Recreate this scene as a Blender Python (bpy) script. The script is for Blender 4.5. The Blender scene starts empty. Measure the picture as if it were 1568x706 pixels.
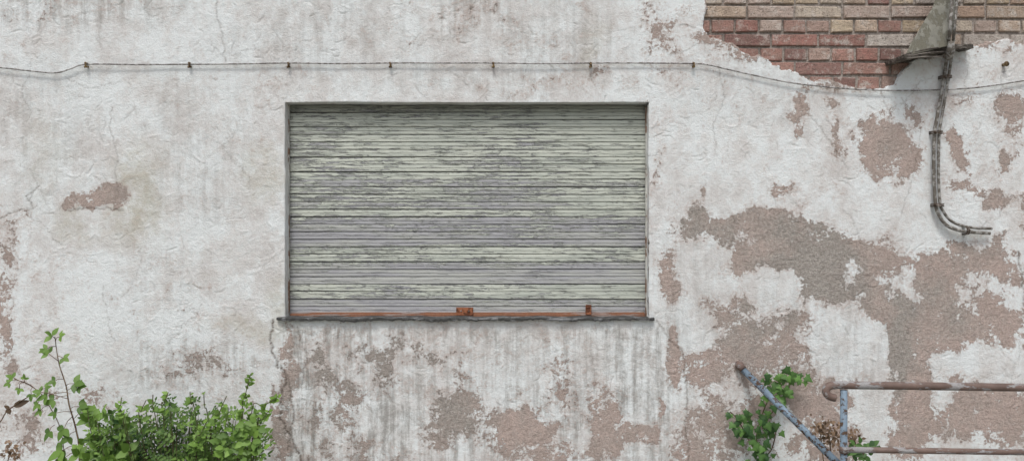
import bpy, bmesh, math, random
import numpy as np
from mathutils import Vector, Matrix
random.seed(7); rng=np.random.default_rng(11)
S=300.0; CZ=1.7; D=4.2
def X(px): return (px-784)/S
def Z(py): return CZ+(353-py)/S
def W(px,py,y=0.0):
    k=(D+y)/D
    return Vector((X(px)*k, y, CZ+(Z(py)-CZ)*k))
scene=bpy.context.scene
col=scene.collection
# ---------------------------------------------------------------- node helpers
class NT:
    def __init__(s,name):
        s.mat=bpy.data.materials.new(name); s.mat.use_nodes=True
        s.t=s.mat.node_tree; s.t.nodes.clear()
        s.out=s.t.nodes.new('ShaderNodeOutputMaterial')
        s.b=s.t.nodes.new('ShaderNodeBsdfPrincipled')
        s.t.links.new(s.b.outputs[0],s.out.inputs[0])
        s.b.inputs['Specular IOR Level'].default_value=0.25
        tc=s.t.nodes.new('ShaderNodeTexCoord'); s.co=tc.outputs['Object']
    def n(s,typ,**kw):
        nd=s.t.nodes.new(typ)
        for k,v in kw.items(): setattr(nd,k,v)
        return nd
    def set(s,sock,v):
        if isinstance(v,bpy.types.NodeSocket): s.t.links.new(v,sock)
        elif isinstance(v,(tuple,list)):
            v=tuple(v)
            if sock.type=='RGBA' and len(v)==3: v=v+(1,)
            sock.default_value=v
        else: sock.default_value=v
    def map(s,scale=(1,1,1),loc=(0,0,0),rot=(0,0,0),src=None):
        m=s.n('ShaderNodeMapping'); s.set(m.inputs['Vector'],src or s.co)
        m.inputs['Scale'].default_value=scale; m.inputs['Location'].default_value=loc; m.inputs['Rotation'].default_value=rot
        return m.outputs[0]
    def noise(s,scale,detail=4,rough=.55,vec=None,dist=0):
        m=s.n('ShaderNodeTexNoise'); s.set(m.inputs['Vector'],vec or s.co)
        m.inputs['Scale'].default_value=scale; m.inputs['Detail'].default_value=detail
        m.inputs['Roughness'].default_value=rough; m.inputs['Distortion'].default_value=dist
        return m.outputs[0]
    def m(s,op,a,b=0.0,c=None,clamp=False):
        nd=s.n('ShaderNodeMath',operation=op); nd.use_clamp=clamp
        s.set(nd.inputs[0],a); s.set(nd.inputs[1],b)
        if c is not None: s.set(nd.inputs[2],c)
        return nd.outputs[0]
    def rng(s,v,a,b,c=0.0,d=1.0,smooth=True):
        nd=s.n('ShaderNodeMapRange'); nd.interpolation_type='SMOOTHSTEP' if smooth else 'LINEAR'
        s.set(nd.inputs[0],v)
        for i,x in enumerate((a,b,c,d)): nd.inputs[i+1].default_value=x
        return nd.outputs[0]
    def mix(s,f,a,b,mode='MIX'):
        nd=s.n('ShaderNodeMix',data_type='RGBA',blend_type=mode)
        s.set(nd.inputs[0],f); s.set(nd.inputs[6],a); s.set(nd.inputs[7],b)
        return nd.outputs[2]
    def attr(s,name,colr=False):
        nd=s.n('ShaderNodeAttribute'); nd.attribute_name=name
        return nd.outputs['Color' if colr else 'Fac']
    def hsum(s,items):
        tot=None
        for h,d in items:
            x=s.m('MULTIPLY',h,d); tot=x if tot is None else s.m('ADD',tot,x)
        return tot
    def bump(s,h,dist,strength=1.0,prev=None):
        nd=s.n('ShaderNodeBump'); s.set(nd.inputs['Height'],h)
        nd.inputs['Distance'].default_value=dist; nd.inputs['Strength'].default_value=strength
        if prev is not None: s.set(nd.inputs['Normal'],prev)
        return nd.outputs[0]
    def fin(s,colr,rough=.9,normal=None,metal=0.0):
        s.set(s.b.inputs['Base Color'],colr); s.set(s.b.inputs['Roughness'],rough); s.set(s.b.inputs['Metallic'],metal)
        if normal is not None: s.set(s.b.inputs['Normal'],normal)
        return s.mat
# ---------------------------------------------------------------- materials
def wall_material():
    t=NT('peeling_plaster')
    peel=t.attr('peel'); grey=t.attr('grey'); dirt=t.attr('dirt'); crack=t.attr('crack'); yel=t.attr('stain')
    n1=t.noise(10,8,.78,dist=.3); n2=t.noise(60,4,.74); n3=t.noise(240,2,.6)
    streak=t.noise(1.0,5,.68,vec=t.map((26,26,2.0)))
    mid=t.noise(4.2,8,.78,vec=t.map((1.15,1,.9),(9,2,1)))
    v=t.m('MULTIPLY_ADD',t.m('SUBTRACT',n1,.5),3.2,peel)
    v=t.m('MULTIPLY_ADD',t.m('SUBTRACT',n2,.5),.95,v)
    mask=t.rng(v,.52,.58)
    thin=t.m('MULTIPLY',t.rng(v,.05,.53),t.rng(t.m('ADD',n2,t.m('MULTIPLY',mid,.6)),.70,.92))
    paint=t.mix(t.rng(mid,.42,.57),(.765,.80,.805),(.685,.685,.675))
    paint=t.mix(t.m('MULTIPLY',t.rng(mid,.53,.66),.65),paint,(.56,.53,.51))
    sp=t.rng(t.noise(38,6,.85,vec=t.map(loc=(4,4,4))),.55,.72)
    paint=t.mix(t.m('MULTIPLY',sp,t.m('MULTIPLY_ADD',t.rng(n1,.4,.6),.42,.16)),paint,(.43,.415,.395))
    paint=t.mix(t.m('MULTIPLY',yel,t.rng(n1,.3,.65),clamp=True),paint,(.42,.39,.29))
    dm=t.m('MULTIPLY',dirt,t.rng(t.m('ADD',t.m('MULTIPLY',streak,.55),t.m('MULTIPLY',n1,.6)),.49,.70),clamp=True)
    paint=t.mix(dm,paint,(.28,.27,.25))
    paint=t.mix(t.m('MULTIPLY',thin,.8),paint,(.52,.445,.41))
    g=t.m('ADD',grey,t.m('MULTIPLY',t.m('SUBTRACT',mid,.45),3.2),clamp=True)
    f2=t.rng(n2,.32,.68)
    under=t.mix(g,t.mix(f2,(.61,.49,.44),(.46,.37,.33)),t.mix(f2,(.50,.46,.42),(.29,.27,.245)))
    under=t.mix(t.m('MULTIPLY',t.rng(n1,.44,.60),.30),under,(.30,.25,.22))
    under=t.mix(t.m('MULTIPLY',t.rng(n3,.5,.72),.45),under,(.22,.19,.17))
    under=t.mix(t.m('MULTIPLY',t.rng(sp,.1,.8),.75),under,(.70,.68,.66))
    c=t.mix(mask,paint,under)
    rim_shade=t.m('MULTIPLY',t.rng(v,.565,.60),t.m('SUBTRACT',1.0,t.rng(v,.61,.70)))  # dark band just inside peel edges, occlusion shade painted into the colour
    c=t.mix(t.m('MULTIPLY',rim_shade,t.rng(streak,.35,.6,.08,.5)),c,(.17,.14,.12))
    c=t.mix(t.m('MULTIPLY',crack,t.rng(n2,.3,.6,.45,1.1),clamp=True),c,(.13,.105,.085))
    H=t.hsum([(mask,-.0038),(n2,.0046),(n3,.0016),(n1,.004),(t.m('MULTIPLY',n2,mask),.008)])
    return t.fin(c,.93,t.bump(H,1.0))
def rust_paint(name,paint,rust,amount,scale=25,stretch=(1,1,1)):
    t=NT(name)
    n=t.noise(scale,6,.7,vec=t.map(stretch)); f=t.noise(scale*6,3,.6)
    mk=t.rng(n,.62-amount*.3,.66-amount*.3)
    r=t.mix(f,rust,tuple(c*.4 for c in rust))
    p=t.mix(t.rng(t.noise(scale*.5,4,.6),.3,.7),paint,tuple(c*.68 for c in paint))
    c=t.mix(mk,p,r)
    bn=t.bump(t.m('ADD',t.m('MULTIPLY',mk,-.6),f),.002,.8)
    return t.fin(c,t.m('MULTIPLY_ADD',mk,.3,.5),bn)
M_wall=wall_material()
def brick_mat():
    t=NT('old_brick'); c=t.attr('bcol',True)
    n=t.noise(30,7,.7); f=t.noise(150,3,.6)
    cc=t.mix(t.m('MULTIPLY',t.rng(n,.35,.7),.5),c,(.30,.23,.19))
    cc=t.mix(t.m('MULTIPLY',t.rng(t.noise(16,8,.78,vec=t.map(loc=(5,5,5))),.5,.64),.7),cc,(.62,.57,.52))
    cc=t.mix(t.m('MULTIPLY',t.rng(f,.52,.68),.7),cc,(.12,.09,.07))
    return t.fin(cc,.95,t.bump(t.hsum([(f,.006),(n,.018)]),1.0))
M_brick=brick_mat()
def mortar_mat():
    t=NT('lime_mortar'); n=t.noise(60,5,.7)
    c=t.mix(t.rng(n,.35,.65),(.46,.41,.37),(.22,.19,.165))
    return t.fin(c,.98,t.bump(n,.012,1))
M_mortar=mortar_mat()
def shutter_mat():
    t=NT('flaking_shutter_paint'); bare=t.attr('bare'); sid=t.attr('sid')
    off=t.n('ShaderNodeCombineXYZ'); t.set(off.inputs[0],t.m('MULTIPLY',sid,13.7)); t.set(off.inputs[1],t.m('MULTIPLY',sid,3.1))
    va=t.n('ShaderNodeVectorMath',operation='ADD'); t.set(va.inputs[0],t.co); t.set(va.inputs[1],off.outputs[0]); v=va.outputs[0]
    n1=t.noise(1,7,.72,vec=t.map((9,9,95),src=v),dist=.3)
    n2=t.noise(1,5,.72,vec=t.map((45,45,210),src=v))
    val=t.m('MULTIPLY_ADD',t.m('SUBTRACT',n1,.5),2.7,bare)
    val=t.m('MULTIPLY_ADD',t.m('SUBTRACT',n2,.5),1.1,val)
    mask=t.rng(val,.5,.54)
    grain=t.noise(1,4,.65,vec=t.map((4,4,420),src=v))
    wood=t.mix(t.rng(grain,.3,.7),(.43,.435,.455),(.29,.29,.305))
    wood=t.mix(t.rng(t.noise(1,4,.6,vec=t.map((2,2,18),src=v)),.42,.62),wood,(.43,.44,.42))
    wood=t.mix(t.m('MULTIPLY',t.rng(n2,.55,.66),.55),wood,(.57,.58,.54))
    pa=t.mix(t.rng(t.noise(1,5,.6,vec=t.map((3,3,24),src=v)),.3,.7),(.575,.60,.53),(.445,.475,.425))
    pa=t.mix(t.m('MULTIPLY',t.rng(n2,.5,.7),.4),pa,(.34,.35,.32))
    crk=t.rng(t.noise(1,5,.74,vec=t.map((9,9,170),loc=(3,3,3),src=v)),.58,.625)
    pa=t.mix(t.m('MULTIPLY',crk,.7),pa,(.16,.16,.145))
    c=t.mix(mask,pa,wood)
    edge=t.m('MULTIPLY',t.rng(val,.52,.56),t.m('SUBTRACT',1.0,t.rng(val,.58,.70)))
    c=t.mix(t.m('MULTIPLY',edge,.5),c,(.11,.11,.10))
    c=t.mix(t.m('MULTIPLY',t.attr('darken'),.75,clamp=True),c,(.10,.10,.088))
    return t.fin(c,.75,t.bump(t.hsum([(mask,-.0026),(crk,-.0018),(grain,.0010)]),1.0))
M_shut=shutter_mat()
M_rust=rust_paint('rust',(.34,.13,.065),(.17,.065,.035),.4)
M_rail_rust=rust_paint('rusty_rail',(.185,.13,.11),(.42,.41,.41),.36,26,(.35,1,1))
M_blue=rust_paint('blue_grey_paint',(.20,.27,.34),(.12,.075,.05),.34,40)
M_sill=rust_paint('slate_sill',(.20,.205,.21),(.09,.09,.088),.6,30,(.4,1,1))
M_guide=rust_paint('guide_metal',(.58,.58,.54),(.30,.19,.13),.35,20,(1,1,.3))
M_brail=rust_paint('bottom_rail_paint',(.36,.29,.26),(.36,.17,.10),.75,20,(.15,1,2))
M_cable=rust_paint('aged_cable',(.37,.36,.34),(.20,.18,.155),.5,45)
M_clamp=rust_paint('clamp_iron',(.20,.17,.15),(.10,.07,.05),.5,45)
M_wire=rust_paint('wire_sheath',(.42,.41,.40),(.24,.22,.20),.4,45)
M_hood=rust_paint('weathered_hood',(.27,.265,.225),(.22,.21,.165),.5,30,(1,1,.5))
M_slab=rust_paint('rotten_wood',(.23,.205,.18),(.11,.095,.08),.55,30,(.3,1,2))
def leaf_mat(name,a,b,tr=.3):
    t=NT(name); v=t.attr('lv')
    c=t.mix(v,a,b)
    t.fin(c,.5); t.b.inputs['Specular IOR Level'].default_value=.35
    tl=t.n('ShaderNodeBsdfTranslucent'); t.set(tl.inputs[0],c)
    mx=t.n('ShaderNodeMixShader'); mx.inputs[0].default_value=tr
    t.t.links.new(t.b.outputs[0],mx.inputs[1]); t.t.links.new(tl.outputs[0],mx.inputs[2]); t.t.links.new(mx.outputs[0],t.out.inputs[0])
    return t.mat
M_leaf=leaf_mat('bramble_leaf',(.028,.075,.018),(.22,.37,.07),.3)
M_ivy=leaf_mat('ivy_leaf',(.03,.08,.025),(.13,.26,.06),.2)
M_dead=leaf_mat('dead_leaf',(.10,.065,.04),(.28,.19,.12),.15)
M_stem=rust_paint('stem_bark',(.20,.14,.08),(.12,.06,.04),.4,40)
M_gstem=rust_paint('green_stem',(.12,.15,.06),(.11,.08,.045),.4,40)
def ground_mat():
    t=NT('gravelly_ground'); n=t.noise(3,6,.7); f=t.noise(60,4,.7)
    c=t.mix(t.rng(n,.4,.6),(.30,.285,.26),(.20,.20,.14)); c=t.mix(t.rng(f,.45,.7),c,(.36,.34,.31))
    return t.fin(c,.97,t.bump(f,.02,.8))
M_ground=ground_mat()
# ---------------------------------------------------------------- mesh helpers
def mkobj(name,verts,faces,mat,smooth=False,parent=None):
    me=bpy.data.meshes.new(name); me.from_pydata([tuple(v) for v in verts],[],faces); me.update()
    if smooth: me.polygons.foreach_set('use_smooth',[True]*len(me.polygons))
    me.materials.append(mat)
    o=bpy.data.objects.new(name,me); col.objects.link(o)
    if parent: o.parent=parent
    return o
def empty(name,loc=(0,0,0)):
    e=bpy.data.objects.new(name,None); e.empty_display_size=.1; col.objects.link(e); return e
def tube_geo(V,F,pts,r,seg=10,caps=True):
    pts=[Vector(p) for p in pts]; n=len(pts)
    rr=r if isinstance(r,(list,tuple)) else [r]*n
    base=len(V); up=None
    for i,p in enumerate(pts):
        d=(pts[min(i+1,n-1)]-pts[max(i-1,0)]).normalized()
        if up is None:
            up=Vector((0,0,1)) if abs(d.z)<.9 else Vector((0,-1,0))
        a=d.cross(up).normalized(); b=a.cross(d).normalized(); up=b
        for k in range(seg):
            t=2*math.pi*k/seg; V.append(p+(a*math.cos(t)+b*math.sin(t))*rr[i])
    for i in range(n-1):
        for k in range(seg):
            k2=(k+1)%seg
            F.append((base+i*seg+k,base+i*seg+k2,base+(i+1)*seg+k2,base+(i+1)*seg+k))
    if caps:
        F.append(tuple(base+k for k in reversed(range(seg)))); F.append(tuple(base+(n-1)*seg+k for k in range(seg)))
def smooth_path(pts,sub=6):
    pts=[Vector(p) for p in pts]; out=[]
    for i in range(len(pts)-1):
        p0=pts[max(i-1,0)];p1=pts[i];p2=pts[i+1];p3=pts[min(i+2,len(pts)-1)]
        for s in range(sub):
            t=s/sub
            out.append(.5*((2*p1)+(p2-p0)*t+(2*p0-5*p1+4*p2-p3)*t*t+(3*p1-p0-3*p2+p3)*t**3))
    out.append(pts[-1]); return out
def tube(name,pts,r,mat,parent=None,seg=12,sub=0):
    V=[];F=[]
    if sub: pts=smooth_path(pts,sub)
    tube_geo(V,F,pts,r,seg); return mkobj(name,V,F,mat,True,parent)
def box(name,x0,x1,y0,y1,z0,z1,mat,parent=None,bev=.003):
    V=[(x,y,z) for x in (x0,x1) for y in (y0,y1) for z in (z0,z1)]
    F=[(0,1,3,2),(4,6,7,5),(0,4,5,1),(2,3,7,6),(0,2,6,4),(1,5,7,3)]
    o=mkobj(name,V,F,mat,False,parent)
    if bev:
        m=o.modifiers.new('b','BEVEL'); m.width=bev; m.segments=2
    return o
# ---------------------------------------------------------------- numpy noise
def vnoise(x,z,scale,seed,octs=4,rough=.5):
    r=np.random.default_rng(seed); out=np.zeros_like(x); amp=1;tot=0
    for o in range(octs):
        L=r.random((256,256)); u=x*scale+r.random()*100+100; v=z*scale+r.random()*100+100
        i=np.floor(u).astype(int);j=np.floor(v).astype(int);a=u-i;b=v-j;a=a*a*(3-2*a);b=b*b*(3-2*b)
        g=lambda p,q:L[p%256,q%256]
        out+=amp*((g(i,j)*(1-a)+g(i+1,j)*a)*(1-b)+(g(i,j+1)*(1-a)+g(i+1,j+1)*a)*b)
        tot+=amp;amp*=rough;scale*=2
    return out/tot
# ---------------------------------------------------------------- plaster wall
h=.005
xd=np.arange(-2.75,3.2,h); zd=np.arange(Z(735),Z(-110),h)
xs=np.concatenate([np.linspace(-9,-2.8,60),xd,np.linspace(3.25,9,50)])
zs=np.concatenate([np.linspace(-.05,zd[0]-.02,14),zd,np.linspace(zd[-1]+.05,4.6,22)])
OX0,OX1,OZ0,OZ1=X(436.5),X(993.5),Z(488),Z(157)
i0=np.argmin(abs(xs-OX0));i1=np.argmin(abs(xs-OX1));j0=np.argmin(abs(zs-OZ0));j1=np.argmin(abs(zs-OZ1))
xs[i0]=OX0;xs[i1]=OX1;zs[j0]=OZ0;zs[j1]=OZ1
nx,nz=len(xs),len(zs)
GX,GZ=np.meshgrid(xs,zs,indexing='ij')
PX=GX*S+784; PY=353-(GZ-CZ)*S
wx=(vnoise(GX,GZ,5,1,5,.6)-.5)*110; wz=(vnoise(GX,GZ,5,2,5,.6)-.5)*110
def blobs(lst,warp=1.0):
    a=np.zeros_like(GX)
    for (cx,cy,rx,ry,s) in lst:
        d=((PX+wx*warp-cx)/rx)**2+((PY+wz*warp-cy)/ry)**2
        b=s*np.exp(-d*d*.5)
        a=a+b if s<0 else np.maximum(a,b)+.2*np.minimum(a,b)*(a>0)
    return a
peelL=[(118,314,14,10,.8),(138,306,18,13,.95),(160,302,18,10,.9),(178,312,12,8,.85),(12,345,28,26,.42),(0,385,22,40,.5),(3,470,20,50,.62),(10,545,20,36,.5),(60,600,80,40,.36),(155,592,26,30,.55),(25,655,60,40,.40),
(300,560,80,26,.34),(720,22,90,22,.36),(1010,45,34,48,.50),(880,125,70,18,.46),(760,132,45,12,.44),(95,10,90,22,.30),(830,70,60,30,.3),(1100,72,25,16,.6),
(1345,228,30,34,.92),(1380,240,24,36,.92),(1215,175,9,34,.85),(1280,222,9,26,.75),(1400,190,16,20,.65),(1465,232,10,32,.85),(1550,180,22,34,.7),(1525,300,24,14,.8),(1187,290,26,15,.66),
(1077,300,8,10,.95),(1470,282,24,9,.65),(1530,250,15,20,.6),(1010,230,12,30,.46),(1000,300,10,60,.46),(1480,150,40,14,.42),(1270,165,20,8,.55),(1568,330,14,40,.6),
(1055,345,26,30,1.0),(1108,342,34,18,.95),(1175,352,52,26,1.0),(1150,400,46,24,.95),(1210,385,44,26,1.0),(1240,340,36,26,.75),(1255,400,54,38,1.0),(1340,385,52,38,.95),(1315,450,50,36,.95),(1255,445,40,22,.85),
(1370,520,30,70,1.05),(1425,500,36,66,.8),(1450,420,54,46,.9),(1490,490,48,38,.85),(1535,510,36,48,.78),(1525,400,30,40,.72),(1035,425,20,46,.95),(1120,475,44,20,.75),
(1090,560,60,32,.88),(1030,550,18,42,.95),(1140,520,40,26,.82),(1200,545,60,34,.85),(1150,630,60,54,.7),(1235,610,54,38,.78),(1420,570,28,60,.8),(1485,630,84,36,.86),(1545,645,42,36,.8),(1390,645,30,52,.86),(1080,665,42,42,.62),(1270,680,60,38,.58),(1210,500,40,28,.66),(1300,590,30,24,.58),
(700,632,36,38,.70),(668,668,34,26,.58),(795,655,42,22,.92),(930,640,30,50,.86),(978,668,34,20,.78),(600,560,50,36,.44),(490,590,16,60,.48),(440,585,11,86,.74),(1010,622,5,14,.85),(530,640,36,44,.46),(560,690,70,18,.5),(860,600,40,36,.40),(430,660,18,50,.66),(850,690,80,16,.42)]
neg=[(1195,440,34,32,-.8),(1083,395,36,34,-1.1),(1065,500,30,32,-.85),(1300,440,14,36,-.6),(1290,515,28,40,-.8),(1330,640,16,34,-.9),(1440,590,14,54,-.8),(1510,553,48,15,-.9),(1310,332,70,14,-.9),(1250,322,20,14,-.5),(1545,465,20,22,-.5),(590,642,32,24,-.7),(620,570,26,24,-.5),(1440,360,40,24,-.6),(1200,640,14,30,-.5),(1540,580,40,16,-.4),(1340,540,10,40,-.5),(1400,440,12,20,-.4),(1480,450,16,24,-.4),(1120,600,14,30,-.4)]
peel=blobs(peelL,.6)+blobs(neg,.5)
fine=vnoise(GX,GZ,2.2,5,4)
peel+= (vnoise(GX,GZ,1.1,8,3)-.5)*.3+(vnoise(GX,GZ,3.6,9,5,.65)-.5)*.75
peel+=np.clip((PX-1010)/80,0,1)*np.clip((PY-300)/60,0,1)*.09+np.clip((PX-1020)/200,0,1)*.04
peel-=.05+.13*np.clip((1000-PX)/100,0,1)*np.clip((500-PY)/60,0,1)
under=np.clip((PX-425)/20,0,1)*np.clip((1050-PX)/30,0,1)*np.clip((PY-494)/14,0,1)
peel+=under*.10
greyL=[(1055,345,36,34,.8),(1110,340,30,18,.6),(1260,410,60,56,1.0),(1370,530,34,80,1.0),(1250,370,60,30,.6),(1430,470,30,40,.5),(690,640,70,60,.6),(600,560,70,50,.8),(500,600,60,80,.7),(1010,560,20,40,.3),(720,20,90,22,.9),(300,560,80,30,.5),(95,10,90,24,.6),(1480,360,60,60,.4),(1170,500,60,30,.5),(560,690,80,20,.5),(1160,690,80,30,.4),(1330,450,50,30,.4)]
grey=blobs(greyL,1.0)
dirt=blobs([(720,18,80,30,.75),(90,10,110,25,.6),(300,560,100,34,.65),(180,20,110,24,.45),(850,60,90,70,.4),(1300,520,140,120,.35),(1070,470,60,160,.35),(300,230,70,110,.35),(500,60,140,50,.35),(780,125,180,20,.4),(60,200,70,110,.3),(1180,130,120,60,.25),(230,430,60,60,.2)],1.0)
dirt+=under*(.65+.6*np.clip((700-PX)/260,0,1)+.35*np.exp(-((PY-500)/22)**2)+.2*np.clip((PY-560)/80,0,1))*(.45+fine)
stain=blobs([(205,300,42,66,.65),(110,345,26,26,.5),(400,275,34,40,.45),(430,470,22,40,.5),(210,345,30,30,.4),(455,240,8,80,.3),(400,500,60,14,.5),(905,70,12,40,.4),(60,240,30,60,.25)],.6)
# cracks
crack=np.zeros_like(GX)
def stamp(arr,px,py,rad,val):
    x=X(px);z=Z(py)
    ia=np.searchsorted(xs,x-rad*2.2);ib=np.searchsorted(xs,x+rad*2.2);ja=np.searchsorted(zs,z-rad*2.2);jb=np.searchsorted(zs,z+rad*2.2)
    if ia>=ib or ja>=jb: return
    d2=(GX[ia:ib,ja:jb]-x)**2+(GZ[ia:ib,ja:jb]-z)**2
    w=val*np.exp(-d2/(rad*rad))
    sub=arr[ia:ib,ja:jb]
    if val>0: np.maximum(sub,w,out=sub)
    else: np.minimum(sub,w,out=sub)
def crackline(pts,rad=.004,val=.8,jit=5):
    for k in range(len(pts)-1):
        (x0,y0),(x1,y1)=pts[k],pts[k+1]; L=math.hypot(x1-x0,y1-y0); n=max(2,int(L/1.0)); ox=oy=0
        for q in range(n):
            t=q/n; ox=ox*.9+random.uniform(-1,1)*jit*.22; oy=oy*.9+random.uniform(-1,1)*jit*.22
            e=min(1,4*t,4*(1-t))
            stamp(crack,x0+(x1-x0)*t+ox*e,y0+(y1-y0)*t+oy*e,rad,val*random.uniform(.5,1))
crackline([(330,-20),(333,30),(340,60),(346,95)],.0038,.7)
crackline([(172,165),(168,200),(180,240),(176,265),(182,300)],.0033,.6)
crackline([(418,490),(414,515),(420,545),(438,575),(432,610),(428,640),(448,672),(464,710)],.0055,1.1,8)
crackline([(430,560),(445,600),(450,640),(440,690)],.0045,.9)
crackline([(455,500),(470,540),(462,590)],.004,.7)
crackline([(60,285),(40,300),(52,320),(30,322),(0,335)],.004,.8)
crackline([(1225,150),(1236,170),(1262,205),(1290,242),(1300,260)],.0033,.65)
crackline([(1005,490),(1025,520),(1046,540),(1052,600),(1050,660),(1055,710)],.004,.8)
crackline([(104,322),(120,320),(140,318),(165,318),(190,322)],.004,.9)
crackline([(395,165),(420,160)],.003,.5)
crackline([(545,500),(560,540),(590,600),(640,650),(700,690)],.0035,.5)
crackline([(1380,150),(1410,200),(1400,260),(1380,330)],.0032,.5)
crackline([(860,500),(868,560),(862,600)],.0032,.5)
crackline([(1100,100),(1110,150),(1092,190),(1098,240)],.0032,.5)
crackline([(1560,385),(1568,470)],.005,.9)
for q in range(38):
    x=random.uniform(20,1550);y=random.uniform(20,660);pts=[(x,y)]
    a=random.uniform(0,6.28)
    for k in range(4):
        a+=random.uniform(-.7,.7);x+=math.cos(a)*22;y+=math.sin(a)*22;pts.append((x,y))
    crackline(pts,.0029,.5,7)
# trowel relief strokes: crisp short curved ridges and grooves
relief=np.zeros_like(GX); groove=np.zeros_like(GX)
dn=np.random.default_rng(5).random((24,12))
for q in range(4200):
    x=random.uniform(-30,1660);y=random.uniform(-40,730)
    if dn[int((x+30)/71)%24,int((y+40)/65)%12]<random.uniform(0,.7): continue
    a=random.choice([random.gauss(.1,.5),random.gauss(1.2,.6),random.uniform(0,6.28)]);L=random.uniform(6,26)*(1.6 if random.random()<.12 else 1)
    cur=random.gauss(0,.08); n=max(3,int(L/1.2)); hgt=random.uniform(.25,1.0); rad=random.uniform(.0030,.0046)
    tgt=random.random()
    for k in range(n):
        t=k/n; e=math.sin(math.pi*t)**.5
        if tgt<.35: stamp(relief,x,y,rad,hgt*e)
        else:
            stamp(groove,x,y,rad*.85,-hgt*e); stamp(relief,x+math.sin(a)*1.5,y-math.cos(a)*1.5,rad*.85,hgt*e*.45)
        a+=cur+random.gauss(0,.12); x+=math.cos(a)*1.2; y+=math.sin(a)*1.2
und=(vnoise(GX,GZ,2.2,21,3)-.5)*.009+(vnoise(GX,GZ,30,22,3,.6)-.5)*.003
GY=und-relief*.0034-groove*.0040+crack*.0024
crack=np.maximum(crack,-groove*.30*(groove<-.3))
# brick exposed region
poly=[(1086,-95),(1084,10),(1080,30),(1078,46),(1086,52),(1102,56),(1120,65),(1133,76),(1150,83),(1166,86),(1190,98),(1215,109),(1240,118),(1270,124),(1300,129),(1330,135),(1366,134),(1378,124),(1386,108),(1400,94),(1440,84),(1480,72),(1500,68),(1515,65),(1545,61),(1570,68),(1610,80),(1660,74),(1690,-95)]
ia=np.searchsorted(xs,X(1040));ib=len(xs)-40;ja=np.searchsorted(zs,Z(180))
sx=PX[ia:ib,ja:];sy=PY[ia:ib,ja:]
jx=sx+(vnoise(sx/S,sy/S,14,31,4,.6)-.5)*18; jy=sy+(vnoise(sx/S,sy/S,14,32,4,.6)-.5)*18
inside=np.zeros(sx.shape,bool);dist=np.full(sx.shape,1e9)
for k in range(len(poly)):
    (x0,y0),(x1,y1)=poly[k],poly[(k+1)%len(poly)]
    c=((y0>jy)!=(y1>jy))&(jx<(x1-x0)*(jy-y0)/((y1-y0)+1e-9)+x0); inside^=c
    t=np.clip(((jx-x0)*(x1-x0)+(jy-y0)*(y1-y0))/((x1-x0)**2+(y1-y0)**2),0,1)
    dist=np.minimum(dist,np.hypot(jx-x0-t*(x1-x0),jy-y0-t*(y1-y0)))
sd=np.where(inside,dist,-dist)
t=np.clip((sd+.5)/3.0,0,1);t=t*t*(3-2*t)
sub=GY[ia:ib,ja:]; sub[:]=sub*(1-t)+t*.09
edge=np.clip((sd+7)/6,0,1)*(vnoise(sx/S,sy/S,10,77,3)*1.3)
peel[ia:ib,ja:]=np.maximum(peel[ia:ib,ja:],edge*.8)
low=np.exp(-((sx-1140)/70)**2-((sy-85)/16)**2)+np.exp(-((sx-1260)/80)**2-((sy-133)/9)**2)+.6*np.exp(-((sx-1520)/60)**2-((sy-75)/14)**2)
peel[ia:ib,ja:]=np.maximum(peel[ia:ib,ja:],low*.55)
# window opening rings
I,J=np.meshgrid(np.arange(nx),np.arange(nz),indexing='ij')
K=np.minimum(np.minimum(I-i0,i1-I),np.minimum(J-j0,j1-J))
depths=[.000,.005,.02,.06,.12]
FX=GX.copy();FZ=GZ.copy()
for k in range(0,5):
    r=K==k
    FX[r&(I-i0==k)]=xs[i0];FX[r&(i1-I==k)]=xs[i1];FZ[r&(J-j0==k)]=zs[j0];FZ[r&(j1-J==k)]=zs[j1]
    GY[r]=depths[k]+(GY[r]*.3 if k==0 else 0)
sx_=(((I-i0)<=4)&(K>=0)).astype(float)-(((i1-I)<=4)&(K>=0)).astype(float)
sz_=(((J-j0)<=4)&(K>=0)).astype(float)-(((j1-J)<=4)&(K>=0)).astype(float)
tx=vnoise(np.zeros_like(GX),GZ,7,51,4)-.5; tz=vnoise(GX,np.zeros_like(GX),7,52,4)-.5
FX+=np.abs(sx_)*tx*.010; FZ+=np.abs(sz_)*tz*.007
keepv=K<=4
idx=(I*nz+J)
f=np.stack([idx[:-1,:-1],idx[1:,:-1],idx[1:,1:],idx[:-1,1:]],-1).reshape(-1,4)
kv=keepv.reshape(-1); f=f[kv[f].all(1)]
co=np.stack([FX,GY,FZ],-1).reshape(-1,3)
deep=(GY.reshape(-1)>.085)&(K.reshape(-1)<0)
f=f[~deep[f].all(1)]
used=np.zeros(len(co),bool);used[f.reshape(-1)]=True;remap=np.cumsum(used)-1
co=co[used];f=remap[f]
me=bpy.data.meshes.new('plaster_wall')
me.vertices.add(len(co));me.vertices.foreach_set('co',co.astype(np.float32).ravel())
me.loops.add(f.size);me.loops.foreach_set('vertex_index',f.astype(np.int32).ravel())
me.polygons.add(len(f));me.polygons.foreach_set('loop_start',np.arange(0,f.size,4,dtype=np.int32))
me.update(calc_edges=True)
me.polygons.foreach_set('use_smooth',np.ones(len(f),bool))
for nm,a in (('peel',peel),('grey',grey),('dirt',dirt),('crack',crack),('stain',stain)):
    at=me.attributes.new(nm,'FLOAT','POINT');at.data.foreach_set('value',a.reshape(-1)[used].astype(np.float32))
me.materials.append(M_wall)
wall=bpy.data.objects.new('plaster_wall',me);col.objects.link(wall)
body=box('wall_core',-9,9,.26,.5,0,4.6,M_mortar,wall,0)
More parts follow.
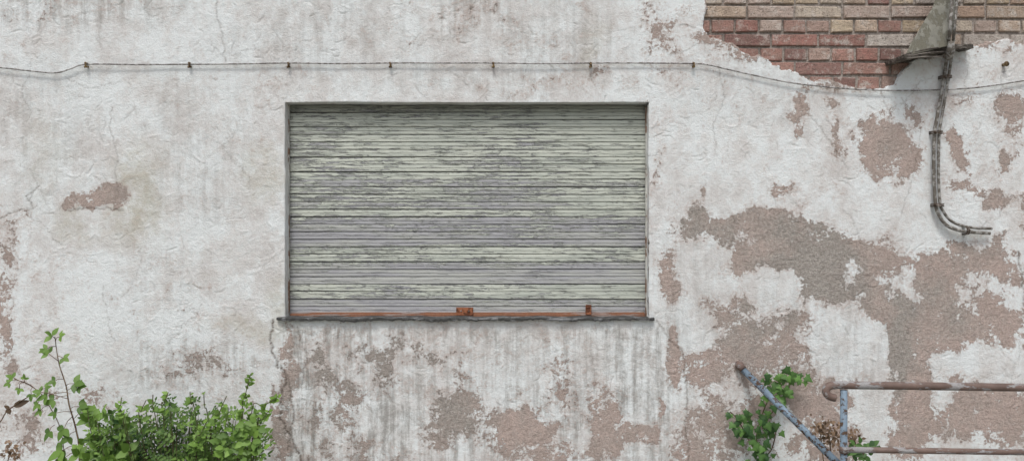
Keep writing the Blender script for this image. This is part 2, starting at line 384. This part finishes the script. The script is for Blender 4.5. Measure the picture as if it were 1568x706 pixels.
# ---------------------------------------------------------------- bricks
bw=empty('brick_wall')
V=[];F=[];C=[]
def addbrick(x0,x1,z0,z1,yf,c):
    b=len(V); e=.004
    j=lambda:random.uniform(-.0028,.0028)
    for (xx,zz) in ((x0,z0),(x1,z0),(x1,z1),(x0,z1)):
        V.append((xx+j(),.075,zz+j()))
    for q in range(4): V.append((V[b+q][0],yf+e,V[b+q][2]))
    cx,cz=(x0+x1)/2,(z0+z1)/2
    for q in range(4):
        vx,vz=V[b+q][0],V[b+q][2]
        V.append((vx+e*(1 if vx<cx else -1),yf+random.uniform(-.001,.001),vz+e*(1 if vz<cz else -1)))
    for q in range(4):
        q2=(q+1)%4
        F.append((b+q,b+q2,b+4+q2,b+4+q));F.append((b+4+q,b+4+q2,b+8+q2,b+8+q))
    F.append((b+8,b+9,b+10,b+11)); C.extend([c]*12)
ROW=21.8
yel=[(.56,.46,.34),(.52,.42,.30),(.58,.50,.41),(.52,.41,.32),(.56,.51,.46),(.55,.44,.38),(.47,.34,.26)]
red=[(.42,.24,.20),(.44,.28,.235),(.37,.19,.16),(.46,.33,.28),(.38,.22,.185),(.30,.17,.15)]
for r in range(-6,8):
    zc=Z(17+ROW*r)
    header=(r%2==1)
    L=36.8 if header else 73.5
    off={0:1146-147,1:1127-110.4,2:1183-147,3:1202-147.2,4:1220-147,5:1315-294}.get(r,1000+(r*37)%73)
    x=off
    while x<1790:
        w=L
        pr=min(1,max(0,(17+ROW*r-20)/70))*.75+.08
        pr*= 1.25 if x<1380 else .25
        c=random.choice(red) if random.random()<pr else random.choice(yel)
        k=random.uniform(.82,1.12); c=tuple(v*k for v in c)
        addbrick(X(x)+.0065,X(x+w)-.0065,zc-.0295+random.uniform(-.001,.001),zc+.0295,.022+random.uniform(-.007,.004),c)
        x+=w
o=mkobj('bricks',V,F,M_brick,False,bw)
at=o.data.attributes.new('bcol','FLOAT_COLOR','POINT')
at.data.foreach_set('color',np.array([list(c)+[1] for c in C],dtype=np.float32).ravel())
box('mortar_bed',X(1000),X(1800),.033,.2,Z(190),Z(-140),M_mortar,bw,0)
# ---------------------------------------------------------------- roller shutter
rs=empty('roller_shutter')
YS=.078
kx=(D+YS)/D
sx0,sx1=OX0+.004,OX1-.006
szt=OZ1-.001; szb=CZ+(Z(481)-CZ)*kx
NS=28; pitch=(szt-szb)/NS
prof=[(0.0,.007),(.04,.002),(.10,.0),(.46,-.001),(.485,.002),(.515,.002),(.54,-.0015),(.88,-.002),(.95,.000),(.985,.007)]
cols_=np.linspace(sx0,sx1,260)
V=[];F=[];bareA=[];sidA=[];darkA=[]
bands=[(165,.12),(200,.18),(240,.24),(262,.33),(290,.42),(305,.52),(318,.34),(326,.16),(336,.66),(352,.85),(372,.85),(380,.35),(398,.30),(406,.5),(413,.9),(430,.9),(437,.4),(452,.32),(459,.68),(470,.92),(484,.95)]
bx=np.array([b[0] for b in bands],float);bv=np.array([b[1] for b in bands])
cxn=np.array(cols_)
for s in range(NS):
    sag=random.uniform(-.0014,.0014); tilt=random.uniform(-.0018,.0018); yo=random.uniform(-.0018,.0018)
    slb=random.uniform(-.14,.14); gg=random.uniform(.1,1.0)
    base=len(V)
    for (t,dy) in prof:
        z=szt-(s+t)*pitch
        pyv=353-(z-CZ)/kx*S
        b0=float(np.interp(pyv,bx,bv))+slb
        bl=(vnoise(cxn,np.full_like(cxn,z*3),2.0,61,4)-.5)*.9
        gl=vnoise(cxn,np.full_like(cxn,s*7.3),3.0,62,4)
        for q,x in enumerate(cols_):
            V.append((x,YS+dy+yo,z+tilt*(x)+sag*math.sin(x*2+s)))
            bareA.append(b0+bl[q]);sidA.append(s*.731)
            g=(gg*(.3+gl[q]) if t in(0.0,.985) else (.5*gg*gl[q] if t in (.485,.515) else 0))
            g+=.85*max(0,1-(pyv-160)/24)  # slats darker in the joints, towards the top and at the side ends
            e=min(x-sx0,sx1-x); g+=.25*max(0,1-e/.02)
            darkA.append(min(g,1))
    n=len(cols_)
    for a in range(len(prof)-1):
        for q in range(n-1):
            F.append((base+a*n+q,base+(a+1)*n+q,base+(a+1)*n+q+1,base+a*n+q+1))
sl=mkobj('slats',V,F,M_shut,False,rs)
for nm,a in (('bare',bareA),('sid',sidA),('darken',darkA)):
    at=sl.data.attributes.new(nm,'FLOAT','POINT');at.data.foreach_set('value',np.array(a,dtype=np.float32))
box('shutter_backing',OX0-.02,OX1+.02,.10,.13,OZ0-.02,OZ1+.02,M_slab,rs,0)
box('bottom_rail',sx0+.004,sx1-.004,YS-.010,YS+.018,OZ0+.004,szb+.010,M_brail,rs,.002)
box('bottom_rail_lip',sx0+.004,sx1-.004,YS-.018,YS-.0105,OZ0+.002,OZ0+.018,M_brail,rs,.002)
box('guide_rail_left',OX0-.004,OX0+.005,.060,YS-.004,OZ0,OZ1-.004,M_guide,rs,.001)
box('guide_rail_right',OX1-.007,OX1+.004,.060,YS-.004,OZ0,OZ1-.004,M_guide,rs,.001)
a=W(699,470,YS);b=W(725,483,YS)
box('rust_plate',a.x,b.x,YS-.023,YS-.0185,b.z+.004,a.z,M_rust,rs,.001)
for q in range(2):
    p=W(706+12*q,476,YS-.023); V=[];F=[];tube_geo(V,F,[p,p+Vector((0,-.005,0))],.004,8); mkobj('plate_rivet_%d'%q,V,F,M_rail_rust,True,rs)
a=W(896,466,YS);b=W(905,481,YS)
box('latch',a.x,b.x,YS-.027,YS-.0185,b.z,a.z,M_rust,rs,.002)
p=W(900,471,YS-.025);tube('latch_pin',[p+Vector((-.012,-.003,0)),p+Vector((.012,-.003,0))],.003,M_rust,rs,8)
# sill: ragged slate strip
V=[];F=[];n=140
x0,x1=X(425),X(1001)
for q in range(n+1):
    x=x0+(x1-x0)*q/n; j1_=random.uniform(-.003,.003)+.004*math.sin(q*.19)*math.sin(q*.05); yo=-.026+random.uniform(-.004,.004)
    zt=OZ0+.009+.002*math.sin(q*.4);thk=.017+.003*math.sin(q*.23)+random.uniform(-.002,.002)
    V+= [(x,.10 if x0+.045<x<x1-.025 else .004,zt),(x,yo+.004,zt-.003+j1_*.3),(x,yo,zt-.007+j1_),(x,yo+.002,zt-thk+j1_),(x,.02,zt-thk)]
for q in range(n):
    for k in range(4): F.append((q*5+k,q*5+k+1,(q+1)*5+k+1,(q+1)*5+k))
F.append((0,4,3,2,1));F.append(tuple(n*5+k for k in range(5)))
mkobj('window_sill',V,F,M_sill,False)
V=[];F=[]
for (ya,yb) in ((352,392),(398,436),(446,486)):
    n_=8; pts=[W(993.5+random.uniform(-.8,1.2),ya+(yb-ya)*q/n_,.004) for q in range(n_+1)]
    tube_geo(V,F,pts,[.001+.0045*math.sin(math.pi*q/n_)*random.uniform(.5,1.2) for q in range(n_+1)],6)
mkobj('jamb_rust_strip',V,F,M_slab,False,rs)
# ---------------------------------------------------------------- wire + clips
wc=empty('wall_cable')
pts=[(-60,100),(0,104),(45,109),(85,112),(108,106),(133,99),(210,99.5),(290,99),(365,98.5),(443,97),(520,98),(598,97),(675,97),(756,97),(830,98),(905,97),(980,97),(1062,98),(1085,100),(1120,108),(1165,118),(1210,127),(1260,133),(1310,137),(1370,139),(1440,138),(1500,134),(1568,124),(1640,112)]
tube('cable',[W(x,y,-.016) for x,y in pts],.0036,M_wire,wc,8,5)
M_clip=rust_paint('clip_brass',(.34,.24,.12),(.14,.09,.05),.5,60)
for q,x in enumerate([133,290,443,598,756,905,1062]):
    p=W(x+random.uniform(-1,1),99,-.016)
    V=[];F=[]
    tube_geo(V,F,[p+Vector((0,.03,-.010)),p+Vector((0,-.008,-.010)),p+Vector((0,-.011,-.003)),p+Vector((0,-.009,.007))],.0046,8)
    tube_geo(V,F,[p+Vector((-.009,-.003,-.014)),p+Vector((.006,-.004,-.012))],.0055,8)
    tube_geo(V,F,[p+Vector((-.002,.02,.006)),p+Vector((-.002,-.009,.006))],.005,8)
    mkobj('clip_%d'%(q+1),V,F,M_clip,True,wc)
V=[];F=[];p=W(1536,100,0);tube_geo(V,F,[p+Vector((0,.02,0)),p+Vector((0,-.025,0)),p+Vector((0,-.03,0))],[.008,.008,.014],10)
mkobj('wall_hook',V,F,M_clip,True)
# ---------------------------------------------------------------- vertical conduit
cc=empty('electrical_conduit')
cp=[(1463,-60),(1461,0),(1457,50),(1452,95),(1445,140),(1437,185),(1434,205),(1433,260),(1435,308),(1440,328),(1452,343),(1470,351),(1490,354),(1519,356)]
def cy(y): return -.19 if y<85 else -.03
tube('conduit_pipe',[W(x-3,y+(1.5 if x>1445 and y>320 else 0),cy(y)) for x,y in cp],.0085,M_cable,cc,10,6)
tube('conduit_cable',[W(x+4,y-(5 if y>320 else 0),cy(y)-.006) for x,y in cp[:-1]]+[W(1519,350,-.036)],.0072,M_cable,cc,10,6)
for q,(x,y,v) in enumerate([(1435,203,0),(1437,314,0),(1480,353,1),(1449,118,0)]):
    p=W(x,y,-.03); d=Vector((.024,0,0)) if not v else Vector((0,0,.02)); u=Vector((0,0,1)) if not v else Vector((1,0,0))
    V=[];F=[]
    path=[p-d+Vector((0,.03,0)),p-d*.85+Vector((0,-.01,0)),p+Vector((0,-.024,0)),p+d*.85+Vector((0,-.01,0)),p+d+Vector((0,.03,0))]
    for o_ in (-.005,.004): tube_geo(V,F,[a+u*o_ for a in path],.0042,6)
    tube_geo(V,F,[p-d*.8,p-d*.8+Vector((0,-.02,0))],.005,8)
    mkobj('clamp_%d'%(q+1),V,F,M_clamp,True,cc)
# ---------------------------------------------------------------- hood on wall
hd=empty('cable_entry_hood')
A=[W(1440,-30,-.09),W(1466,-30,-.09),W(1462,30,-.13),W(1453,70,-.16),W(1420,78,-.17),W(1386,86,-.17),W(1394,68,-.15),W(1428,12,-.11)]
B=[v+Vector((.006,.012,0)) for v in A]
n=len(A);F=[tuple(range(n)),tuple(reversed(range(n,2*n)))]+[(i,n+i,n+(i+1)%n,(i+1)%n) for i in range(n)]
mkobj('hood_plate',A+B,F,M_hood,False,hd)
V=[A[0],A[7],A[6],A[5],W(1390,88,.03),W(1396,68,.03),W(1430,10,.03),W(1440,-30,.03)]
mkobj('hood_side',V,[(0,1,6,7),(1,2,5,6),(2,3,4,5)],M_slab,False,hd)
V=[];F=[];n=22
for q in range(n+1):
    t_=q/n; px=1384+t_*106; top=83-t_*15-5*math.sin(t_*3.1)+random.uniform(-1,1); bot=top+6+6*math.sin(t_*2.4)*(1-t_)+random.uniform(-1,1)
    yy=-.18+.11*t_
    a_=W(px,top,yy);b_=W(px+1,bot,yy);V+=[Vector((a_.x,.03,a_.z+.005)),a_,b_,Vector((b_.x,.03,b_.z))]
for q in range(n):
    for k in range(4): F.append((q*4+k,q*4+(k+1)%4,(q+1)*4+(k+1)%4,(q+1)*4+k))
F+=[(0,1,2,3),(n*4+3,n*4+2,n*4+1,n*4)]
mkobj('hood_shelf',V,F,M_slab,False,hd)
for q,(xa,ya,xb,yb) in enumerate([(1392,86,1450,79),(1388,90,1445,87),(1400,80,1450,72),(1466,72,1490,70)]):
    tube('splinter_%d'%q,[W(xa,ya,-.19),W((xa+xb)/2,(ya+yb)/2-1,-.19),W(xb,yb,-.13)],[.003,.005,.002],M_slab,hd,6)
p=W(1456,78,-.18);tube('hood_knuckle',[W(1457,64,-.19),p,W(1453,90,-.13)],[.013,.020,.013],M_cable,hd,10)
# ---------------------------------------------------------------- railing
YR=-.55
rl=empty('metal_railing')
tube('top_rail',[W(1279,609,YR),W(1269,606,YR),W(1265,599,YR),W(1268,592,YR),W(1278,589.5,YR),W(1300,589.5,YR),W(1420,591,YR),W(1560,593,YR),W(1800,596,YR)],.0175,M_rail_rust,rl,14,6)
pt=W(1292,597,YR);tube('post',[pt,Vector((pt.x,YR,.0))],.0155,M_blue,rl,14)
tube('lower_rail',[W(1290,688,YR),W(1400,689.5,YR),W(1568,692,YR),W(1800,695,YR)],.0135,M_rail_rust,rl,12)
e=W(1800,596,YR);tube('end_post',[e+Vector((-.02,0,-.01)),Vector((e.x-.02,YR,0))],.0165,M_blue,rl,14)
tube('post_collar',[W(1292,683,YR),W(1292,693,YR)],.020,M_rail_rust,rl,12)
hr=empty('diagonal_brace_pipe')
tube('pipe',[W(1134,562,-.01),W(1290,716,YR+.05)],.0165,M_blue,hr,14)
tube('wall_flange',[W(1131,557,.02),W(1133,560,-.02),W(1138,565,-.035)],[.024,.022,.019],M_rail_rust,hr,12)
# ---------------------------------------------------------------- foliage
class Leaves:
    def __init__(s): s.V=[];s.F=[];s.A=[]
    def leaf(s,p,d,nrm,L,w,v,droop=.15):
        d=d.normalized(); side=d.cross(nrm)
        if side.length<1e-4: side=Vector((1,0,0))
        side.normalize(); n=side.cross(d).normalized(); b=len(s.V)
        f=random.uniform(.1,.3)
        P=lambda t,u,hh=0:p+d*(L*t)+side*(w*u)+n*(hh*L-droop*L*t*t)
        s.V+=[P(0,0),P(.18,.36,f*.15),P(.45,.5,f*.2),P(.75,.3,f*.15),P(1,0),P(.75,-.3,f*.15),P(.45,-.5,f*.2),P(.18,-.36,f*.15),P(.2,0),P(.5,0),P(.76,0)]
        for q in ((0,8,1),(1,8,9,2),(2,9,10,3),(3,10,4),(0,7,8),(7,6,9,8),(6,5,10,9),(5,4,10)): s.F.append(tuple(b+i for i in q))
        s.A+=[v]*11
    def compound(s,p,d,L,nl,ls,v):
        up=Vector((random.uniform(-.4,.4),-.75+random.uniform(-.5,.5),.65+random.uniform(-.4,.4))).normalized()
        d=d.normalized(); side=d.cross(up).normalized()
        for k in range(nl):
            t=(k+1)/nl; q=p+d*L*t-up*(.1*L*t*t)
            for sg in (-1,1):
                dd=(side*sg*.9+d*.45+Vector([random.uniform(-.15,.15) for _ in range(3)]))
                s.leaf(q-d*L*.12,dd,up,ls*random.uniform(.75,1.1),ls*.55,min(1,max(0,v+random.uniform(-.15,.15))))
        s.leaf(p+d*L,d,up,ls*1.25,ls*.68,min(1,max(0,v+.05)))
    def ivy(s,p,d,nrm,L,v):
        d=d.normalized(); side=d.cross(nrm).normalized(); n=side.cross(d)
        out=[(0,.12),(-.16,.42),(.06,.36),(.22,.62),(.40,.34),(.56,.26),(1.0,0)]
        b=len(s.V); s.V.append(p+d*L*.3+n*L*.06)
        ring=[(a,u) for a,u in out]+[(a,-u) for a,u in reversed(out[:-1])]
        for a,u in ring: s.V.append(p+d*L*a+side*L*u-n*L*(.12*abs(u)+.1*max(a,0)**2))
        m=len(ring)
        for i in range(m): s.F.append((b,b+1+i,b+1+(i+1)%m))
        s.A+=[min(1,v+.15)]+[v]*m
    def build(s,name,mat,parent):
        o=mkobj(name,s.V,s.F,mat,True,parent); at=o.data.attributes.new('lv','FLOAT','POINT'); at.data.foreach_set('value',np.array(s.A,dtype=np.float32)); return o
bush=empty('rose_bush'); lv=Leaves(); SV=[];SF=[]
topx=[128,140,165,180,200,222,235,258,275,290,310,330,345,360,380,392,405,412]; topy=[655,636,642,618,634,622,634,606,622,612,628,614,628,612,624,618,640,690]
def topline(px): return float(np.interp(px,topx,topy))
def cn(p,s=5,seed=91): return float(vnoise(np.array([p.x]),np.array([p.z]),s,seed,2)[0])
for q in range(310):
    px=random.uniform(140,404); y=random.uniform(-.46,-.05)
    r_=random.random()
    ty=topline(px)+8+ (0 if r_<.22 else random.uniform(4,110))+random.uniform(-8,14)
    tip=W(px,ty,y)
    gap=cn(tip,12,23)
    if ty<680 and gap<.38 and random.random()<.85: continue
    bx_=W(np.clip(270+(px-270)*.55+random.uniform(-20,20),160,390),700,y).x
    base=Vector((bx_,-.25+(y+.25)*.5,0))
    midp=base.lerp(tip,.55)+Vector((random.uniform(-.04,.04),random.uniform(-.04,.04),.03))
    path=smooth_path([base,midp,tip],7); tube_geo(SV,SF,path,[.0035*(1-i/len(path)*.7) for i in range(len(path))],5,False)
    clump=cn(tip)
    dep_shade=(ty-topline(px))/110
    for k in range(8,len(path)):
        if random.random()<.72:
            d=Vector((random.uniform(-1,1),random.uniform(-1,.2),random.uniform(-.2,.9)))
            v=np.clip(-.12+clump*.95-dep_shade*.4+random.uniform(-.2,.25)-(y+.25)*.8,0,1)  # lower and inner leaves toned darker, inner occlusion painted into leaf colour
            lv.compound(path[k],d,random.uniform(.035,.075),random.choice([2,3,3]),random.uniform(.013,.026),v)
for (px,py,tx_,ty_,n) in [(372,640,384,572,9),(385,640,428,606,7),(330,660,347,606,4),(395,660,412,628,5),(250,640,258,600,3),(190,650,186,608,2),(300,690,320,640,6),(385,700,400,660,6),(150,690,134,628,5),(365,690,372,630,6),(300,640,291,600,2),(215,650,224,612,2),(240,650,234,604,1),(320,650,312,600,1)]:
    a=W(px,py,-.4);b_=W(tx_,ty_,-.42);c_=a.lerp(b_,.5)+Vector((0,-.02,.01)); path=smooth_path([Vector((a.x*.9-.1,-.3,.1)),a,c_,b_],6); tube_geo(SV,SF,path,.0022,5,False)
    for k in range(n*3):
        t_=random.uniform(0,1); p=a.lerp(b_,t_)
        d=Vector((random.uniform(-1,1),random.uniform(-.8,0),random.uniform(-.2,.8)))
        L=random.uniform(.026,.05)*(1.15-.5*t_); lv.leaf(p,d,Vector((random.uniform(-.3,.3),-.8,.6)),L,L*.62,random.uniform(.45,1))
for k in range(60):
    px=random.uniform(335,405);p=W(px,random.uniform(640,705),-.47)
    L=random.uniform(.03,.05);lv.leaf(p,Vector((random.uniform(-1,1),-.3,random.uniform(-.6,.8))),Vector((random.uniform(-.4,.4),-.8,.5)),L,L*.65,random.uniform(.3,1))
lv.build('leaves',M_leaf,bush); mkobj('stems',SV,SF,M_gstem,True,bush)
# bramble shoots on the left
br=empty('bramble_shoot'); lv=Leaves(); SV=[];SF=[]
main=[W(124,760,-.3),W(122,706,-.3),W(117,660,-.3),(W(106,620,-.3)),W(101,590,-.3),W(90,555,-.3),W(84,515,-.3)]
main[0]=Vector((W(126,760,-.3).x,-.3,0)); mp=smooth_path(main,8); tube_geo(SV,SF,mp,[.0055*(1-.65*i/len(mp)) for i in range(len(mp))],6,False)
def trif(p,tgt,L,v):
    d=(tgt-p); tube_geo(SV,SF,[p,p.lerp(tgt,.5)+Vector((0,-.01,.006)),tgt],.0016,5,False)
    up=Vector((random.uniform(-.5,.5),-.85,.55)).normalized(); d=d.normalized(); side=d.cross(up).normalized()
    lv.leaf(tgt,d+Vector((0,0,-.15)),up,L,L*.6,v); lv.leaf(tgt,side+d*.3,up,L*.85,L*.5,v-.12); lv.leaf(tgt,-side+d*.3,up,L*.85,L*.5,v+.08)
Y=-.3
for (ax,ay,bx2,by2,L,v) in [(84,518,80,514,.055,.7),(85,522,92,515,.04,.8),(86,530,72,534,.04,.7),(88,545,97,548,.04,.6),(90,553,74,541,.045,.6),(98,580,84,583,.04,.4),(101,590,114,587,.06,.45),(102,598,120,592,.045,.4),(102,600,72,606,.055,.5),(104,605,82,612,.05,.5),(103,610,62,600,.04,.6),(112,636,98,656,.065,.5),(114,640,128,630,.07,.6),(116,650,140,640,.08,.7),(118,680,95,690,.08,.7),(120,690,100,700,.08,.5),(116,660,105,668,.05,.4),(112,630,86,632,.04,.4),(108,625,122,622,.05,.4)]:
    trif(W(ax,ay,Y),W(bx2,by2,Y-.02),L,v)
s2=smooth_path([Vector((W(100,700,Y).x,Y,0)),W(98,690,Y),W(75,620,Y),W(50,592,Y),W(22,580,Y)],7);tube_geo(SV,SF,s2,.0022,5,False)
for (ax,ay,bx2,by2,L) in [(50,592,48,604,.035),(40,588,38,580,.03),(28,582,20,578,.035),(24,582,14,586,.03),(60,600,70,594,.035),(34,584,30,595,.03),(66,610,58,618,.04),(75,620,62,628,.04),(84,650,76,660,.055)]:
    trif(W(ax,ay,Y),W(bx2,by2,Y-.01),L,random.uniform(.3,.7))
for k in range(30):
    p=W(random.uniform(126,200),random.uniform(632,705),random.uniform(-.42,-.3)); trif(p+Vector((0,.03,-.03)),p,random.uniform(.035,.06),random.uniform(.1,.9))
for k in range(7):
    p=W(random.uniform(80,215),random.uniform(690,712),-.42); trif(p+Vector((0,.03,-.03)),p,random.uniform(.06,.085),random.uniform(.5,1))
lv.build('leaves',M_leaf,br); mkobj('stems',SV,SF,M_stem,True,br)
ds=empty('dead_bramble_sprig'); lv=Leaves(); SV=[];SF=[]
tube_geo(SV,SF,smooth_path([Vector((W(-15,706,-.25).x,-.25,0)),W(-5,680,-.25),W(4,640,-.25),W(20,622,-.25),W(45,606,-.25)],6),.0028,5,False)
lv.leaf(W(20,622,-.25),Vector((.9,0,.35)),Vector((.1,-1,.3)),.08,.035,.0)
for k in range(4): lv.leaf(W(15,625,-.25),Vector((random.uniform(-1,1),-.2,random.uniform(-1,.3))),Vector((0,-1,.3)),.03,.018,.1)
for k in range(40):
    p=W(random.gauss(16,9),random.gauss(690,7),-.3); lv.leaf(p,Vector([random.uniform(-1,1) for _ in range(3)]),Vector((0,-1,.4)),.02,.016,random.random())
tube_geo(SV,SF,[Vector((W(10,706,-.3).x,-.3,0)),W(12,706,-.3),W(16,690,-.3)],.003,5,False)
lv.build('withered_leaves',M_dead,ds); mkobj('stems',SV,SF,M_stem,True,ds)
iv=empty('ivy_plant'); lv=Leaves(); SV=[];SF=[]
YI=-.05
vines=[[(1165,760),(1163,700),(1158,670),(1165,640),(1178,610),(1195,590),(1222,570)],[(1165,700),(1150,680),(1140,660),(1128,640),(1118,630)],[(1170,650),(1190,620),(1205,605),(1210,580)],[(1163,700),(1180,690),(1188,660),(1185,645)]]
for vn in vines:
    pp=[W(x,y,YI+.025) for x,y in vn]
    if vn[0][1]>740: pp[0]=Vector((pp[0].x,YI,0))
    tube_geo(SV,SF,smooth_path(pp,6),.003,5,False)
cl=[(1215,572,17,10,16),(1190,582,18,12,16),(1200,603,16,12,16),(1178,600,12,14,10),(1172,628,12,12,10),(1130,636,14,10,13),(1142,655,16,12,14),(1180,655,14,10,10),(1160,672,20,14,18),(1162,695,16,14,16),(1168,720,30,18,24)]
for (cx,cy_,rx,ry,n) in cl:
    for k in range(n):
        p=W(cx+random.gauss(0,rx*.6),cy_+random.gauss(0,ry*.6),YI-random.uniform(0,.07))
        a=random.gauss(-math.pi/2,1.0)
        d=Vector((math.cos(a),-.25,math.sin(a)))
        lv.ivy(p,d,Vector((random.uniform(-.4,.4),-1,random.uniform(0,.8))),random.uniform(.024,.048),np.clip(random.gauss(.38,.3)+(.25 if cy_<610 else -.08),0,1))
for k in range(26):
    p=W(random.gauss(1322,16),random.gauss(692,9),-.3); a=random.uniform(0,6.28)
    lv.leaf(p,Vector((math.cos(a),-.3,math.sin(a))),Vector((random.uniform(-.4,.4),-.8,.6)),random.uniform(.03,.055),.026,random.uniform(.1,.7))
tube_geo(SV,SF,[Vector((W(1322,700,-.3).x,-.3,0)),W(1322,692,-.3)],.003,5,False)
lv.build('leaves',M_ivy,iv); mkobj('stems',SV,SF,M_stem,True,iv)
dr=empty('dried_flower_cluster'); lv=Leaves(); SV=[];SF=[]
for (cx,cy_,rx,ry,n) in [(1268,662,12,9,120),(1256,655,7,5,40),(1305,668,6,5,24),(1290,675,10,7,40)]:
    for k in range(n):
        p=W(random.gauss(cx,rx),random.gauss(cy_,ry),random.uniform(-.28,-.2)); lv.leaf(p,Vector([random.uniform(-1,1) for _ in range(3)]),Vector((0,-1,.4)),random.uniform(.012,.024),.013,random.random())
    tube_geo(SV,SF,smooth_path([Vector((W(1285,706,-.24).x,-.24,0)),W(cx+5,706,-.24),W(cx,cy_,-.24)],5),.003,5,False)
lv.build('dried_petals',M_dead,dr); mkobj('stems',SV,SF,M_stem,True,dr)
# ---------------------------------------------------------------- ground
g=mkobj('ground',[(-200,-200,0),(200,-200,0),(200,200,0),(-200,200,0)],[(0,1,2,3)],M_ground)
# ---------------------------------------------------------------- light
w=bpy.data.worlds.new('World');scene.world=w;w.use_nodes=True
nt=w.node_tree;bg=nt.nodes['Background'];sk=nt.nodes.new('ShaderNodeTexSky');sk.sky_type='NISHITA';sk.sun_disc=False
EL=60
sk.sun_elevation=math.radians(EL)
dirv=Vector((-.22,-1.0,0)).normalized()*math.cos(math.radians(EL))+Vector((0,0,math.sin(math.radians(EL))))
sk.sun_rotation=math.atan2(dirv.x,dirv.y)
sk.dust_density=4; sk.air_density=1.0
hs=nt.nodes.new('ShaderNodeHueSaturation');hs.inputs['Saturation'].default_value=.5
nt.links.new(sk.outputs[0],hs.inputs['Color']);nt.links.new(hs.outputs[0],bg.inputs[0]);bg.inputs[1].default_value=.15
sd_=bpy.data.lights.new('sun','SUN');sd_.energy=1.5;sd_.angle=math.radians(12);sd_.color=(1,.975,.94)
so=bpy.data.objects.new('sun',sd_);col.objects.link(so);so.rotation_euler=(-dirv).to_track_quat('-Z','Y').to_euler()
scene.view_settings.view_transform='Standard';scene.view_settings.look='None';scene.view_settings.exposure=0
cam=bpy.data.cameras.new('camera');cam.sensor_width=36;cam.lens=36*D/(1568/S);cam.clip_end=1000
co_=bpy.data.objects.new('camera',cam);col.objects.link(co_);co_.location=(0,-D,CZ);co_.rotation_euler=(math.radians(90),0,0)
scene.camera=co_
